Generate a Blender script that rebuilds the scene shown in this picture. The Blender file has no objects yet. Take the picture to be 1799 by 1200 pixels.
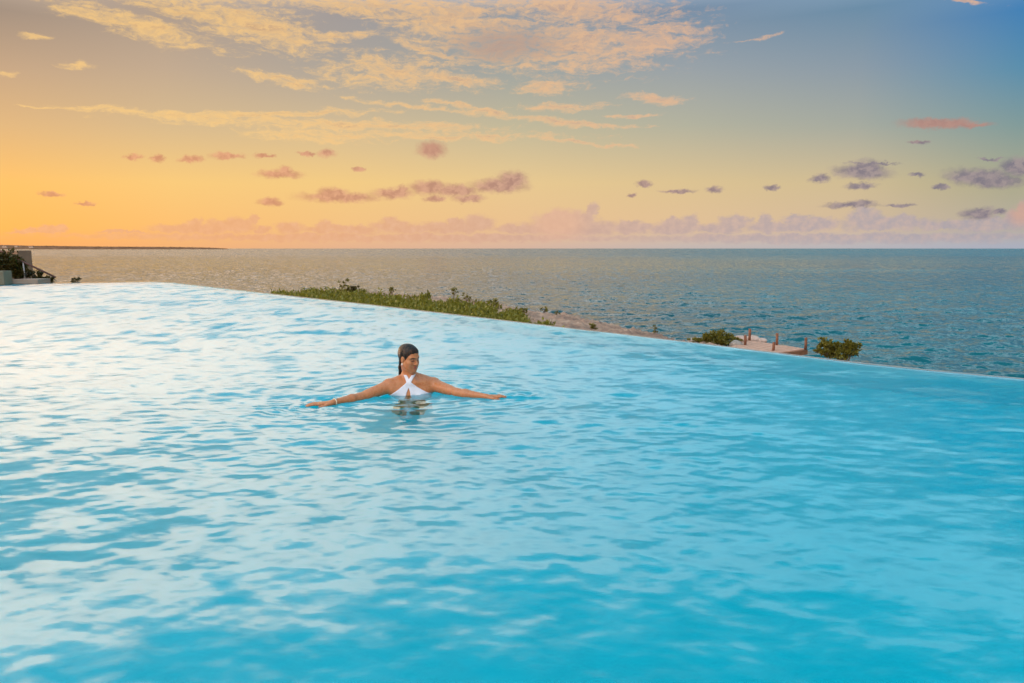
import bpy, math, random
import numpy as np
import openvdb as vdb
from mathutils import Vector, Matrix

rng = np.random.default_rng(7)
random.seed(7)
S = bpy.context.scene
COL = S.collection
R = math.radians

# ------------------------------------------------------------------ camera
CAM_H = 1.23
F = 1200.0                       # focal length in photo pixels (1799 wide)
PITCH = math.atan((600 - 436.3) / F)
SP, CP = math.sin(PITCH), math.cos(PITCH)
cam_d = bpy.data.cameras.new('camera')
cam_d.lens = 36 * F / 1799
cam_d.sensor_width = 36
cam_d.clip_start = 0.05
cam_d.clip_end = 80000
cam = bpy.data.objects.new('camera', cam_d)
COL.objects.link(cam)
cam_d.dof.use_dof = True; cam_d.dof.focus_distance = 5.9; cam_d.dof.aperture_fstop = 4.0
cam.location = (0, 0, CAM_H)
cam.rotation_euler = (math.pi / 2 - PITCH, 0, 0)
S.camera = cam
S.view_settings.view_transform = 'Standard'
S.view_settings.look = 'None'
S.view_settings.exposure = 0
S.view_settings.gamma = 1


def ray(px, py):
    c = (px - 899.5) / F
    s = (600 - py) / F
    return Vector((c, CP + s * SP, -SP + s * CP))


def at_z(px, py, z):
    d = ray(px, py)
    t = (z - CAM_H) / d.z
    return Vector((d.x * t, d.y * t, z))


def at_y(px, py, y):
    d = ray(px, py)
    t = y / d.y
    return Vector((d.x * t, y, CAM_H + d.z * t))


def az_el(px, py):
    d = ray(px, py).normalized()
    return math.degrees(math.atan2(d.x, d.y)), math.degrees(math.asin(d.z))


def lin(c):
    out = []
    for v in c:
        v = v / 255.0
        out.append(v / 12.92 if v <= 0.04045 else ((v + 0.055) / 1.055) ** 2.4)
    return tuple(out)


# ------------------------------------------------------------------ helpers
def tag(o, label=None, cat=None, group=None, kind=None):
    if label: o['label'] = label
    if cat: o['category'] = cat
    if group: o['group'] = group
    if kind: o['kind'] = kind
    return o


def empty(name, loc, rz=0.0):
    o = bpy.data.objects.new(name, None)
    o.empty_display_size = 0.2
    COL.objects.link(o)
    o.location = loc
    o.rotation_euler = (0, 0, rz)
    return o


def link(name, me, mat=None, parent=None, loc=None):
    o = bpy.data.objects.new(name, me)
    COL.objects.link(o)
    if mat: me.materials.append(mat)
    if parent: o.parent = parent
    if loc is not None: o.location = loc
    return o


def np_mesh(name, V, Fq, smooth=True):
    """V (n,3), Fq (m,3|4) int arrays"""
    me = bpy.data.meshes.new(name)
    V = np.asarray(V, dtype=np.float32)
    Fq = np.asarray(Fq, dtype=np.int32)
    k = Fq.shape[1]
    me.vertices.add(len(V))
    me.vertices.foreach_set('co', V.ravel())
    me.loops.add(Fq.size)
    me.loops.foreach_set('vertex_index', Fq.ravel())
    me.polygons.add(len(Fq))
    me.polygons.foreach_set('loop_start', np.arange(0, Fq.size, k, dtype=np.int32))
    me.polygons.foreach_set('use_smooth', np.full(len(Fq), smooth))
    me.update(calc_edges=True)
    me.validate()
    return me


class MB:
    def __init__(self):
        self.v = []; self.f = []

    def box(self, c, size, M=None):
        i = len(self.v)
        for sx in (-.5, .5):
            for sy in (-.5, .5):
                for sz in (-.5, .5):
                    p = Vector((sx * size[0], sy * size[1], sz * size[2]))
                    if M is not None: p = M @ p
                    self.v.append(Vector(c) + p)
        for q in ((0, 1, 3, 2), (4, 6, 7, 5), (0, 4, 5, 1), (2, 3, 7, 6), (0, 2, 6, 4), (1, 5, 7, 3)):
            self.f.append([i + k for k in q])

    def prism(self, poly, z0, z1):
        i = len(self.v); n = len(poly)
        for p in poly: self.v.append(Vector((p[0], p[1], z0)))
        for p in poly: self.v.append(Vector((p[0], p[1], z1)))
        self.f.append([i + k for k in range(n)][::-1])
        self.f.append([i + n + k for k in range(n)])
        for k in range(n):
            j = (k + 1) % n
            self.f.append([i + k, i + j, i + n + j, i + n + k])

    def tube(self, pts, rad, n=8, cap=True):
        pts = [Vector(p) for p in pts]
        if not hasattr(rad, '__len__'): rad = [rad] * len(pts)
        i0 = len(self.v)
        for k, p in enumerate(pts):
            a = pts[max(k - 1, 0)]; b = pts[min(k + 1, len(pts) - 1)]
            d = (b - a).normalized()
            u = d.cross(Vector((0, 0, 1)) if abs(d.z) < .9 else Vector((1, 0, 0))).normalized()
            w = d.cross(u)
            for j in range(n):
                t = 2 * math.pi * j / n
                self.v.append(p + (u * math.cos(t) + w * math.sin(t)) * rad[k])
        for k in range(len(pts) - 1):
            for j in range(n):
                a = i0 + k * n + j; b = i0 + k * n + (j + 1) % n
                self.f.append([a, b, b + n, a + n])
        if cap:
            self.f.append([i0 + j for j in range(n)][::-1])
            self.f.append([i0 + (len(pts) - 1) * n + j for j in range(n)])

    def build(self, name, mat, parent=None, smooth=False, bevel=0, loc=None):
        me = bpy.data.meshes.new(name)
        me.from_pydata([tuple(p) for p in self.v], [], self.f)
        if smooth:
            me.polygons.foreach_set('use_smooth', np.full(len(me.polygons), True))
        me.update()
        o = link(name, me, mat, parent, loc)
        if bevel:
            m = o.modifiers.new('bevel', 'BEVEL')
            m.width = bevel; m.segments = 2; m.limit_method = 'ANGLE'
        return o


class NT:
    """small node-tree helper"""
    def __init__(self, tree):
        self.t = tree; self.n = tree.nodes; self.l = tree.links

    def node(self, typ, **kw):
        nd = self.n.new(typ)
        for k, v in kw.items(): setattr(nd, k, v)
        return nd

    def put(self, sock, val):
        if isinstance(val, bpy.types.NodeSocket): self.l.new(val, sock)
        elif val is not None: sock.default_value = val

    def math(self, op, a, b=None, c=None, clamp=False):
        nd = self.node('ShaderNodeMath', operation=op, use_clamp=clamp)
        for i, v in enumerate((a, b, c)): self.put(nd.inputs[i], v)
        return nd.outputs[0]

    def vmath(self, op, a, b=None, c=None, out=0):
        nd = self.node('ShaderNodeVectorMath', operation=op)
        for i, v in enumerate((a, b, c)):
            if v is not None: self.put(nd.inputs[i], v)
        return nd.outputs[out]

    def noise(self, vec, scale=1.0, detail=4.0, rough=.5, dist=0.0, color=False):
        nd = self.node('ShaderNodeTexNoise')
        self.put(nd.inputs['Vector'], vec)
        nd.inputs['Scale'].default_value = scale
        nd.inputs['Detail'].default_value = detail
        nd.inputs['Roughness'].default_value = rough
        nd.inputs['Distortion'].default_value = dist
        return nd.outputs['Color' if color else 'Fac']

    def maprange(self, v, a, b, c=0.0, d=1.0, smooth=True):
        nd = self.node('ShaderNodeMapRange', interpolation_type='SMOOTHSTEP' if smooth else 'LINEAR')
        self.put(nd.inputs[0], v)
        for i, x in enumerate((a, b, c, d)): self.put(nd.inputs[i + 1], x)
        return nd.outputs[0]

    def mix(self, fac, a, b, blend='MIX'):
        nd = self.node('ShaderNodeMix', data_type='RGBA', blend_type=blend)
        self.put(nd.inputs[0], fac)
        for s, v in ((nd.inputs[6], a), (nd.inputs[7], b)):
            if isinstance(v, (tuple, list)): v = tuple(v)[:3] + (1,)
            self.put(s, v)
        return nd.outputs[2]

    def ramp(self, fac, stops, interp='LINEAR'):
        nd = self.node('ShaderNodeValToRGB')
        cr = nd.color_ramp; cr.interpolation = interp
        while len(cr.elements) < len(stops): cr.elements.new(0.5)
        for e, (p, c) in zip(cr.elements, stops):
            e.position = p; e.color = tuple(c)[:3] + (1,)
        self.put(nd.inputs[0], fac)
        return nd.outputs[0]


def material(name, fn=None, base=(.5, .5, .5), rough=.6, var=0.25, scale=8.0, bump=0.0, bscale=30.0, spec=.5):
    m = bpy.data.materials.new(name)
    m.use_nodes = True
    t = NT(m.node_tree)
    b = t.n['Principled BSDF']
    b.inputs['Roughness'].default_value = rough
    b.inputs['Specular IOR Level'].default_value = spec
    tc = t.node('ShaderNodeTexCoord')
    if fn:
        fn(t, b, tc)
    else:
        n = t.noise(tc.outputs['Object'], scale, 5, .6)
        lo = tuple(x * (1 - var) for x in base); hi = tuple(min(x * (1 + var), 1) for x in base)
        t.l.new(t.ramp(n, [(.3, lo), (.7, hi)]), b.inputs['Base Color'])
        if bump:
            bn = t.node('ShaderNodeBump'); bn.inputs['Strength'].default_value = bump
            bn.inputs['Distance'].default_value = .02
            t.l.new(t.noise(tc.outputs['Object'], bscale, 6, .6), bn.inputs['Height'])
            t.l.new(bn.outputs[0], b.inputs['Normal'])
    return m


# ------------------------------------------------------------------ world
SUN_AZ, SUN_EL = -52.0, 5.0     # degrees: to the left of the frame


def build_world():
    w = bpy.data.worlds.new('World'); S.world = w; w.use_nodes = True
    t = NT(w.node_tree)
    bg = t.n['Background']
    tc = t.node('ShaderNodeTexCoord')
    d = t.vmath('NORMALIZE', tc.outputs['Generated'])
    sx = t.node('ShaderNodeSeparateXYZ'); t.l.new(d, sx.inputs[0])
    DEG = 180 / math.pi
    az = t.math('MULTIPLY', t.math('ARCTAN2', sx.outputs[0], sx.outputs[1]), DEG)
    el = t.math('MULTIPLY', t.math('ARCSINE', sx.outputs[2]), DEG)
    fac = t.math('MULTIPLY_ADD', el, .01, .1, clamp=True)
    rows = [433, 400, 320, 220, 120, 15]
    cols = {
        20:   [(246, 168, 98), (253, 181, 90), (250, 190, 102), (222, 179, 124), (196, 163, 130), (160, 140, 124)],
        300:  [(240, 176, 118), (247, 187, 112), (246, 199, 120), (214, 183, 138), (192, 167, 141), (172, 153, 138)],
        600:  [(228, 178, 142), (240, 191, 130), (240, 200, 130), (208, 184, 146), (172, 163, 152), (160, 152, 150)],
        900:  [(216, 180, 158), (232, 190, 142), (230, 198, 142), (192, 182, 152), (158, 162, 158), (146, 152, 160)],
        1200: [(196, 182, 176), (224, 190, 150), (218, 192, 144), (178, 176, 156), (152, 160, 165), (118, 140, 163)],
        1500: [(184, 180, 184), (210, 184, 156), (206, 186, 146), (164, 168, 157), (138, 153, 165), (106, 139, 165)],
        1780: [(170, 174, 188), (182, 172, 158), (170, 167, 138), (128, 153, 152), (88, 140, 170), (62, 126, 180)],
    }
    # beyond the frame: added bright sky band for pool sheen, bluer to the right
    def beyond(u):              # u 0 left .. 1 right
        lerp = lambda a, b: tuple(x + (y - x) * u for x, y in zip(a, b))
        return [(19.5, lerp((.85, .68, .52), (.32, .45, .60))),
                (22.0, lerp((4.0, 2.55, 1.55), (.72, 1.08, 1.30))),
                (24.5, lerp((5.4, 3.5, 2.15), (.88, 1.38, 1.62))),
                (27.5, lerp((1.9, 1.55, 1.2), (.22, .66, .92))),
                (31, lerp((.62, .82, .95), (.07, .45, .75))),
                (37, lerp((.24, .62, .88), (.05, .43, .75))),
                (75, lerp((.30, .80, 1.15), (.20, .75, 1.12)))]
    prev = None
    outs = []
    for i, (px, cc) in enumerate(cols.items()):
        stops = []
        c0 = lin(cc[0])
        stops.append((.085, tuple(x * .9 for x in c0)))
        azs = []
        for py, c in zip(rows, cc):
            a, e = az_el(px, py); azs.append(a)
            stops.append((.1 + e * .01, lin(c)))
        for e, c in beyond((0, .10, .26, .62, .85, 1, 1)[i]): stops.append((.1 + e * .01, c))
        outs.append((azs[2], t.ramp(fac, stops)))
    back = t.ramp(fac, [(.09, (.5, .45, .42)), (.14, (1.25, 1.02, .92)), (.3, (1.75, 1.5, 1.35)), (.55, (1.5, 1.7, 1.8)), (.9, (.7, 1.2, 1.5))])  # unseen sky behind the camera, brightened to light the pool and swimmer
    col = outs[0][1]
    for (a0, _), (a1, c1) in zip(outs[:-1], outs[1:]):
        col = t.mix(t.maprange(az, a0, a1, smooth=False), col, c1)
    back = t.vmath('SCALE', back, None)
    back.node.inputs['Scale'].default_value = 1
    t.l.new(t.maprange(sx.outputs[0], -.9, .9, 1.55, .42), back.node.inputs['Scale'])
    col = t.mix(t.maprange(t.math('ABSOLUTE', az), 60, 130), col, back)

    # ---- clouds, placed by direction
    v = t.node('ShaderNodeCombineXYZ'); t.l.new(az, v.inputs[0]); t.l.new(el, v.inputs[1])
    v = v.outputs[0]

    def field(clouds, vec):
        """min over clouds of the elliptical radius; clouds are grouped by tilt so that each one costs three plain nodes"""
        groups = {}
        for c in clouds:
            px, py, hw, hh = c[:4]; rot = c[4] if len(c) > 4 else 0
            a, e = az_el(px, py)
            a1, e1 = az_el(px + hw, py); a2, e2 = az_el(px, py - hh)
            W = max(math.hypot(a1 - a, (e1 - e)), .05); H = max(abs(e2 - e), .05)
            th = math.degrees(math.atan2(e1 - e, a1 - a)) + rot
            groups.setdefault(round(th / 5) * 5, []).append((a, e, W, H))
        cur = None
        for th, cl in sorted(groups.items()):
            ct, st = math.cos(R(th)), math.sin(R(th))
            for i, (a, e, W, H) in enumerate(cl):
                if i % 6 == 0:      # each batch reads the one before it, so few values are live at a time
                    src = vec if cur is None else t.vmath('MULTIPLY_ADD', cur, (1e-7, 1e-7, 0), vec)
                    if th:
                        rn_ = t.node('ShaderNodeVectorRotate', rotation_type='Z_AXIS')
                        t.l.new(src, rn_.inputs[0]); rn_.inputs['Angle'].default_value = -R(th)
                        src = rn_.outputs[0]
                ax, ey = ct * a + st * e, -st * a + ct * e
                ln = t.vmath('LENGTH', t.vmath('MULTIPLY_ADD', src, (1 / W, 1 / H, 0), (-ax / W, -ey / H, 0)), out=1)
                cur = ln if cur is None else t.math('MINIMUM', cur, ln)
        return cur

    def warp(scale3, scale, amp, detail=5, rough=.6):
        s = t.vmath('MULTIPLY', v, scale3)
        n = t.noise(s, scale, detail, rough, color=True)
        o = t.vmath('SUBTRACT', n, (.5, .5, .5))
        return t.vmath('ADD', v, t.vmath('MULTIPLY', o, amp))

    # high golden clouds
    C = [(235, 45, 150, 16, -17), (330, 22, 120, 14, -15), (430, 40, 150, 30, -17), (520, 70, 60, 16, -15), (640, 8, 190, 18, -3), (800, 38, 200, 40, -8),
         (880, 75, 150, 42, -8), (760, 92, 60, 9, -14), (1010, 80, 190, 42, 2), (1130, 75, 120, 22, 6), (1000, 15, 190, 22, 0), (690, 128, 120, 24, -3), (790, 140, 90, 12, -4),
         (495, 138, 80, 6, -8), (520, 152, 45, 4, -6), (300, 203, 160, 9, -3), (370, 212, 130, 9, -5), (480, 202, 200, 9, 1), (640, 222, 220, 14, -2), (560, 240, 120, 12, 0),
         (770, 240, 230, 9, -2), (790, 183, 60, 5, -8), (880, 200, 120, 7, -8), (990, 214, 150, 6, -3), (960, 155, 60, 10, 0), (985, 188, 70, 9, 0), (1155, 172, 55, 7, -3), (1110, 203, 60, 3, 0),
         (140, 118, 26, 5, -4), (16, 130, 16, 4, 0), (80, 189, 50, 1.5, -2), (62, 62, 20, 4, -5), (580, 66, 40, 8, -4), (630, 60, 30, 6, -4), (1690, 0, 60, 3, -3), (1330, 66, 45, 1.5, 8), (720, 185, 120, 4, -4), (1000, 248, 120, 4, -2)]
    vw = warp((.6, 1.3, 1), .55, (2.6, 1.3, 0), 5, .6)
    fC = field([(c[0], c[1], c[2] * 1.1, c[3] * (1.3 if c[1] < 180 else .8) + 1) + tuple(c[4:]) for c in C], vw)
    # ripples and streaks drawn out along the wind
    rt = t.node('ShaderNodeMapping'); t.l.new(vw, rt.inputs[0])
    rt.inputs[2].default_value = (0, 0, R(8)); rt.inputs[3].default_value = (.36, 2.1, 1)
    nC = t.noise(rt.outputs[0], .9, 8, .70, .5)
    nC2 = t.noise(t.vmath('MULTIPLY', vw, (.8, 1.9, 1)), 1.5, 5, .7)
    nn = t.math('MULTIPLY_ADD', nC2, .55, t.math('MULTIPLY', nC, .65))
    dC = t.math('SUBTRACT', t.math('MULTIPLY_ADD', nn, 5.6, -2.55), t.math('POWER', fC, 1.5))
    aC = t.maprange(dC, -.5, 1.15)
    thick = t.maprange(dC, .35, 1.2)
    gold = t.mix(t.maprange(az, -30, 20), lin((253, 206, 130)), lin((236, 186, 144)))
    core = t.mix(t.maprange(az, -30, 20), lin((200, 158, 120)), lin((164, 150, 152)))
    cC = t.mix(t.math('MULTIPLY', thick, t.maprange(nC2, .36, .60, 1.0, .15)), gold, core)
    # the heavy grey-mauve heart of the largest cloud
    hz = az_el(885, 78)
    hd = t.vmath('LENGTH', t.vmath('MULTIPLY', t.vmath('SUBTRACT', vw, (hz[0], hz[1], 0)), (.17, .62, 0)), out=1)
    cC = t.mix(t.math('MULTIPLY', t.maprange(hd, 1.2, .25), .75), cC, lin((178, 150, 138)))
    col = t.mix(t.math('MULTIPLY', aC, .82), col, cC)

    # bank of cumulus low over the horizon
    B = [(60, 407, 45, 4), (92, 403, 22, 7), (220, 408, 40, 3), (345, 402, 70, 8), (345, 393, 14, 9), (405, 398, 40, 10), (418, 393, 24, 12), (445, 386, 10, 8, 20), (460, 403, 14, 6), (510, 400, 22, 11), (600, 403, 66, 8),
         (570, 396, 18, 9), (690, 398, 40, 10), (684, 390, 14, 9), (730, 403, 50, 8), (800, 399, 60, 10), (842, 391, 26, 13), (800, 388, 15, 7), (930, 402, 60, 8), (985, 388, 42, 19), (965, 383, 18, 12), (1038, 372, 9, 17, -35), (1000, 400, 90, 14), (1022, 386, 22, 12),
         (1110, 401, 36, 10), (1105, 393, 18, 7), (1185, 401, 44, 11), (1180, 392, 24, 9), (1216, 393, 14, 14, -20), (1260, 402, 40, 9), (1290, 390, 28, 11), (1350, 398, 36, 10), (1345, 385, 10, 8), (1400, 384, 26, 7), (1400, 398, 60, 9), (1440, 392, 30, 11), (1520, 384, 32, 15),
         (1518, 372, 14, 9), (1560, 392, 80, 12), (1590, 382, 22, 8), (1660, 395, 60, 8), (1720, 396, 60, 11), (1745, 388, 22, 9), (1785, 386, 24, 16), (1795, 372, 16, 18)]
    vb = warp((1.0, 1.3, 1), .95, (1.9, 1.25, 0), 7, .68)
    fB = field([(c[0], c[1], c[2] * 1.15, c[3] * 1.1) + tuple(c[4:]) for c in B] + [(700, 418, 520, 7), (1450, 419, 480, 9)], vb)
    aB = t.maprange(fB, 1.3, .6)
    aB = t.math('MULTIPLY', aB, t.maprange(el, .0, 1.2, .55, 1.0))
    nB = t.noise(v, 1.7, 5, .6)
    cB = t.mix(t.maprange(az, -22, 30), lin((226, 164, 126)), lin((164, 158, 172)))
    lightB = t.mix(t.maprange(az, -30, 25), lin((238, 178, 140)), lin((202, 176, 170)))
    cB = t.mix(t.maprange(nB, .3, .8), cB, lightB)
    pk = t.maprange(t.vmath('LENGTH', t.vmath('SUBTRACT', v, (az_el(980, 385)[0], az_el(980, 385)[1], 0)), out=1), 3.2, .8)
    cB = t.mix(t.math('MULTIPLY', pk, .45), cB, lin((238, 182, 152)))
    pk2 = t.maprange(t.vmath('LENGTH', t.vmath('SUBTRACT', v, (az_el(1797, 372)[0], az_el(1797, 372)[1], 0)), out=1), 1.3, .3)
    cB = t.mix(t.math('MULTIPLY', pk2, .6), cB, lin((222, 158, 134)))
    col = t.mix(t.math('MULTIPLY', aB, .74), col, cB)

    # small dark cumulus
    A = [(758, 263, 22, 13), (490, 306, 34, 7), (500, 301, 16, 8), (597, 347, 62, 8), (585, 342, 26, 11), (690, 340, 32, 9), (705, 334, 12, 8), (755, 330, 32, 11), (800, 335, 36, 10), (875, 327, 44, 11), (900, 317, 24, 14), (825, 349, 24, 6), (765, 349, 16, 5),
         (475, 355, 18, 7), (275, 278, 12, 6), (335, 280, 18, 5), (400, 273, 26, 5), (575, 270, 14, 6), (540, 271, 14, 3), (235, 277, 14, 4), (88, 341, 18, 4), (150, 357, 14, 2.5), (465, 273, 16, 3), (1132, 323, 14, 5), (1190, 337, 28, 3), (1112, 343, 9, 3), (1255, 333, 14, 5),
         (1515, 302, 46, 12), (1524, 296, 26, 14), (1440, 315, 16, 7), (1512, 327, 24, 5), (1720, 310, 56, 13), (1740, 318, 56, 11), (1790, 293, 28, 16), (1495, 360, 42, 5), (1515, 357, 18, 6), (1720, 375, 28, 9), (1580, 360, 24, 3), (1755, 372, 10, 5), (1650, 217, 64, 8), (1700, 219, 36, 4), (1612, 249, 16, 3),
         (1655, 330, 13, 4), (1355, 331, 13, 3.5), (1610, 307, 12, 3), (1530, 286, 40, 2), (1740, 279, 18, 2), (630, 298, 10, 3)]
    va = warp((1.0, 1.35, 1), 1.15, (1.5, .95, 0), 7, .72)
    fA = field([(c[0], c[1], c[2] * 1.1, c[3] * 1.1) + tuple(c[4:]) for c in A], va)
    aA = t.maprange(fA, 1.45, .45)
    nA = t.noise(va, 1.6, 5, .62)
    dark = t.mix(t.maprange(az, -30, 30), lin((206, 138, 104)), lin((120, 112, 130)))
    rose = t.mix(t.maprange(az, -30, 30), lin((232, 164, 124)), lin((160, 144, 148)))
    cA = t.mix(t.maprange(nA, .38, .62), dark, rose)
    red = t.maprange(el, 7.0, 8.2)
    cA = t.mix(t.math('MULTIPLY', red, .7), cA, lin((192, 136, 116)))
    col = t.mix(t.math('MULTIPLY', aA, .88), col, cA)

    sky = t.node('ShaderNodeTexSky', sky_type='NISHITA')
    sky.sun_disc = False
    sky.sun_elevation = R(SUN_EL)
    sky.sun_rotation = R(SUN_AZ)
    b2 = t.node('ShaderNodeBackground')
    t.l.new(sky.outputs[0], b2.inputs[0]); b2.inputs[1].default_value = .06
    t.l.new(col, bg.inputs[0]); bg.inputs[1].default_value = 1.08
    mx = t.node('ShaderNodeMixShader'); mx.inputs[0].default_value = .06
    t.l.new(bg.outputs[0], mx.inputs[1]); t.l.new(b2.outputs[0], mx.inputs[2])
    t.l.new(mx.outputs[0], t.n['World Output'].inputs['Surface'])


build_world()

sl = bpy.data.lights.new('sun', 'SUN')
sl.energy = 1.0; sl.angle = R(2.0); sl.color = (1.0, .62, .36)
sun = bpy.data.objects.new('sun', sl); COL.objects.link(sun)
sd = Vector((math.sin(R(SUN_AZ)) * math.cos(R(SUN_EL)), math.cos(R(SUN_AZ)) * math.cos(R(SUN_EL)), math.sin(R(SUN_EL))))
sun.rotation_euler = sd.to_track_quat('Z', 'Y').to_euler()

# ------------------------------------------------------------------ pool outline
edge_px = [(0, 498.5), (65, 497), (180, 495), (262, 493.6), (300, 495.5), (480, 516), (640, 533.5), (800, 552), (960, 571), (1120, 589.5), (1300, 611), (1500, 635.5), (1650, 651), (1799, 664.5)]
edge = [at_z(x, y, 0.0) for x, y in edge_px]
edge.insert(0, edge[0] + (edge[0] - edge[1]).normalized() * 9 + Vector((-14, -4, 0)))
edge.append(edge[-1] + (edge[-1] - edge[-2]).normalized() * 14)
dense = []
for a, b in zip(edge[:-1], edge[1:]):
    for k in range(40): dense.append(a.lerp(b, k / 40))
dense.append(edge[-1])
eth = np.array([math.atan2(p.x, p.y) for p in dense]); er = np.array([math.hypot(p.x, p.y) for p in dense])
o = np.argsort(eth); eth = eth[o]; er = er[o]
TH0, TH1 = R(-60), R(60)
NEAR = 0.62                      # the pool's near side runs along y = NEAR


def edge_r(th): return np.interp(th, eth, er)


# ------------------------------------------------------------------ person skeleton (needed for the ripples)
BY = 5.76
O = at_y(721, 690, BY); O.z = 0.0
loc = lambda p: np.array(p - O)
SHL, SHR = loc(at_y(684, 678, 5.69)), loc(at_y(762, 675.5, 5.83))
ELL, ELR = loc(at_z(632, 698.5, .012)), loc(at_z(803, 690, .022))
WRL, WRR = loc(at_z(585, 707, .014)), loc(at_z(853, 696.5, .012))
TPL, TPR = loc(at_z(537, 712.5, .002)), loc(at_z(889, 697, .000))


def waves(x, y, comps, sp):
    h = np.zeros_like(x)
    for kx, ky, ph, a, lam in comps:
        at = np.clip((lam / sp - .8) / 1.2, 0, 1)
        h += (a * at) * np.sin(kx * x + ky * y + ph)
    return h


def make_comps(n, l0, l1, slope, main=None, spread=math.pi, tilt=0.0, seed=1):
    g = np.random.default_rng(seed); out = []
    for i in range(n):
        lam = l0 * (l1 / l0) ** ((i + g.random()) / n)
        th = (g.random() - .5) * 2 * spread + (main or 0)
        k = 2 * math.pi / lam
        w = (lam / math.sqrt(l0 * l1)) ** tilt
        a = slope * w * math.sqrt(2.0 / n) / k
        out.append((k * math.cos(th), k * math.sin(th), g.random() * 6.283, a, lam))
    return out


def seg_dist(x, y, a, b):
    ax, ay = a[0] + O.x, a[1] + O.y; bx, by = b[0] + O.x, b[1] + O.y
    dx, dy = bx - ax, by - ay
    t = np.clip(((x - ax) * dx + (y - ay) * dy) / (dx * dx + dy * dy), 0, 1)
    return np.hypot(x - ax - t * dx, y - ay - t * dy)


def pool_height(x, y, sp):
    h = waves(x, y, make_comps(70, .06, .26, .030, main=math.pi / 2 + .12, spread=1.0, seed=3) + make_comps(40, .25, 1.4, .017, main=math.pi / 2, spread=1.3, tilt=-.1, seed=13), sp)
    # patches where the surface is calmer or livelier
    pm = waves(x, y, make_comps(10, 2.5, 7, 1.0, seed=9), sp * 0)
    pm = np.clip(.78 + .5 * pm / (np.std(pm) * 2 + 1e-6), .38, 1.35)
    h *= pm * np.clip(.45 + .55 * (np.hypot(x, y) - 1.8) / 3.2, .45, 1.0)
    # rings and a rippled apron round the swimmer and her arms
    d = np.hypot((x - O.x) / 1.25, y - O.y)
    h += .0050 * np.exp(-np.maximum(d - .15, 0) / .55) * np.sin(2 * math.pi * d / .20 - 2.2)
    for a, b, s in ((ELL, TPL, 1.0), (ELR, TPR, .9)):
        q = seg_dist(x, y, a, b)
        h += s * .0042 * np.exp(-q / .22) * np.sin(2 * math.pi * q / .115 + .5)
    for tip in (TPL, TPR):
        q = np.hypot(x - O.x - tip[0], y - O.y - tip[1])
        h += .0030 * np.exp(-q / .20) * np.sin(2 * math.pi * q / .13 + 2 * np.arctan2(y - O.y - tip[1], x - O.x - tip[0]))
    for tip, el, ln in ((TPL, ELL, .42), (TPR, ELR, .22)):       # small swells running out from the fingertips
        dd = np.array(tip - el); dd = dd / np.linalg.norm(dd)
        q = seg_dist(x, y, tip + dd * .02, tip + np.array((dd[0] * ln, dd[1] * ln * .25, 0)))
        h += .0075 * np.exp(-(q / .035) ** 2)
    ch = waves(x, y, make_comps(24, .07, .16, .16, seed=21), sp)
    near = np.exp(-(np.minimum(seg_dist(x, y, SHL, TPL), seg_dist(x, y, SHR, TPR)) / .28) ** 2)
    return h + ch * (near * .7)


# ------------------------------------------------------------------ water
def slope_normal(t, b, p, layers, stretch=(.85, 1.15, 1)):
    """fine ripples: the surface normal is tilted by a noise field"""
    ge = t.node('ShaderNodeNewGeometry')
    acc = ge.outputs['Normal']
    for sc, det, ro, amp in layers:
        n = t.noise(t.vmath('MULTIPLY', p, stretch), sc, det, ro, .2, color=True)
        o_ = t.vmath('MULTIPLY', t.vmath('SUBTRACT', n, (.5, .5, .5)), (amp, amp, 0))
        acc = t.vmath('ADD', acc, o_)
    t.l.new(t.vmath('NORMALIZE', acc), b.inputs['Normal'])


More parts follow.
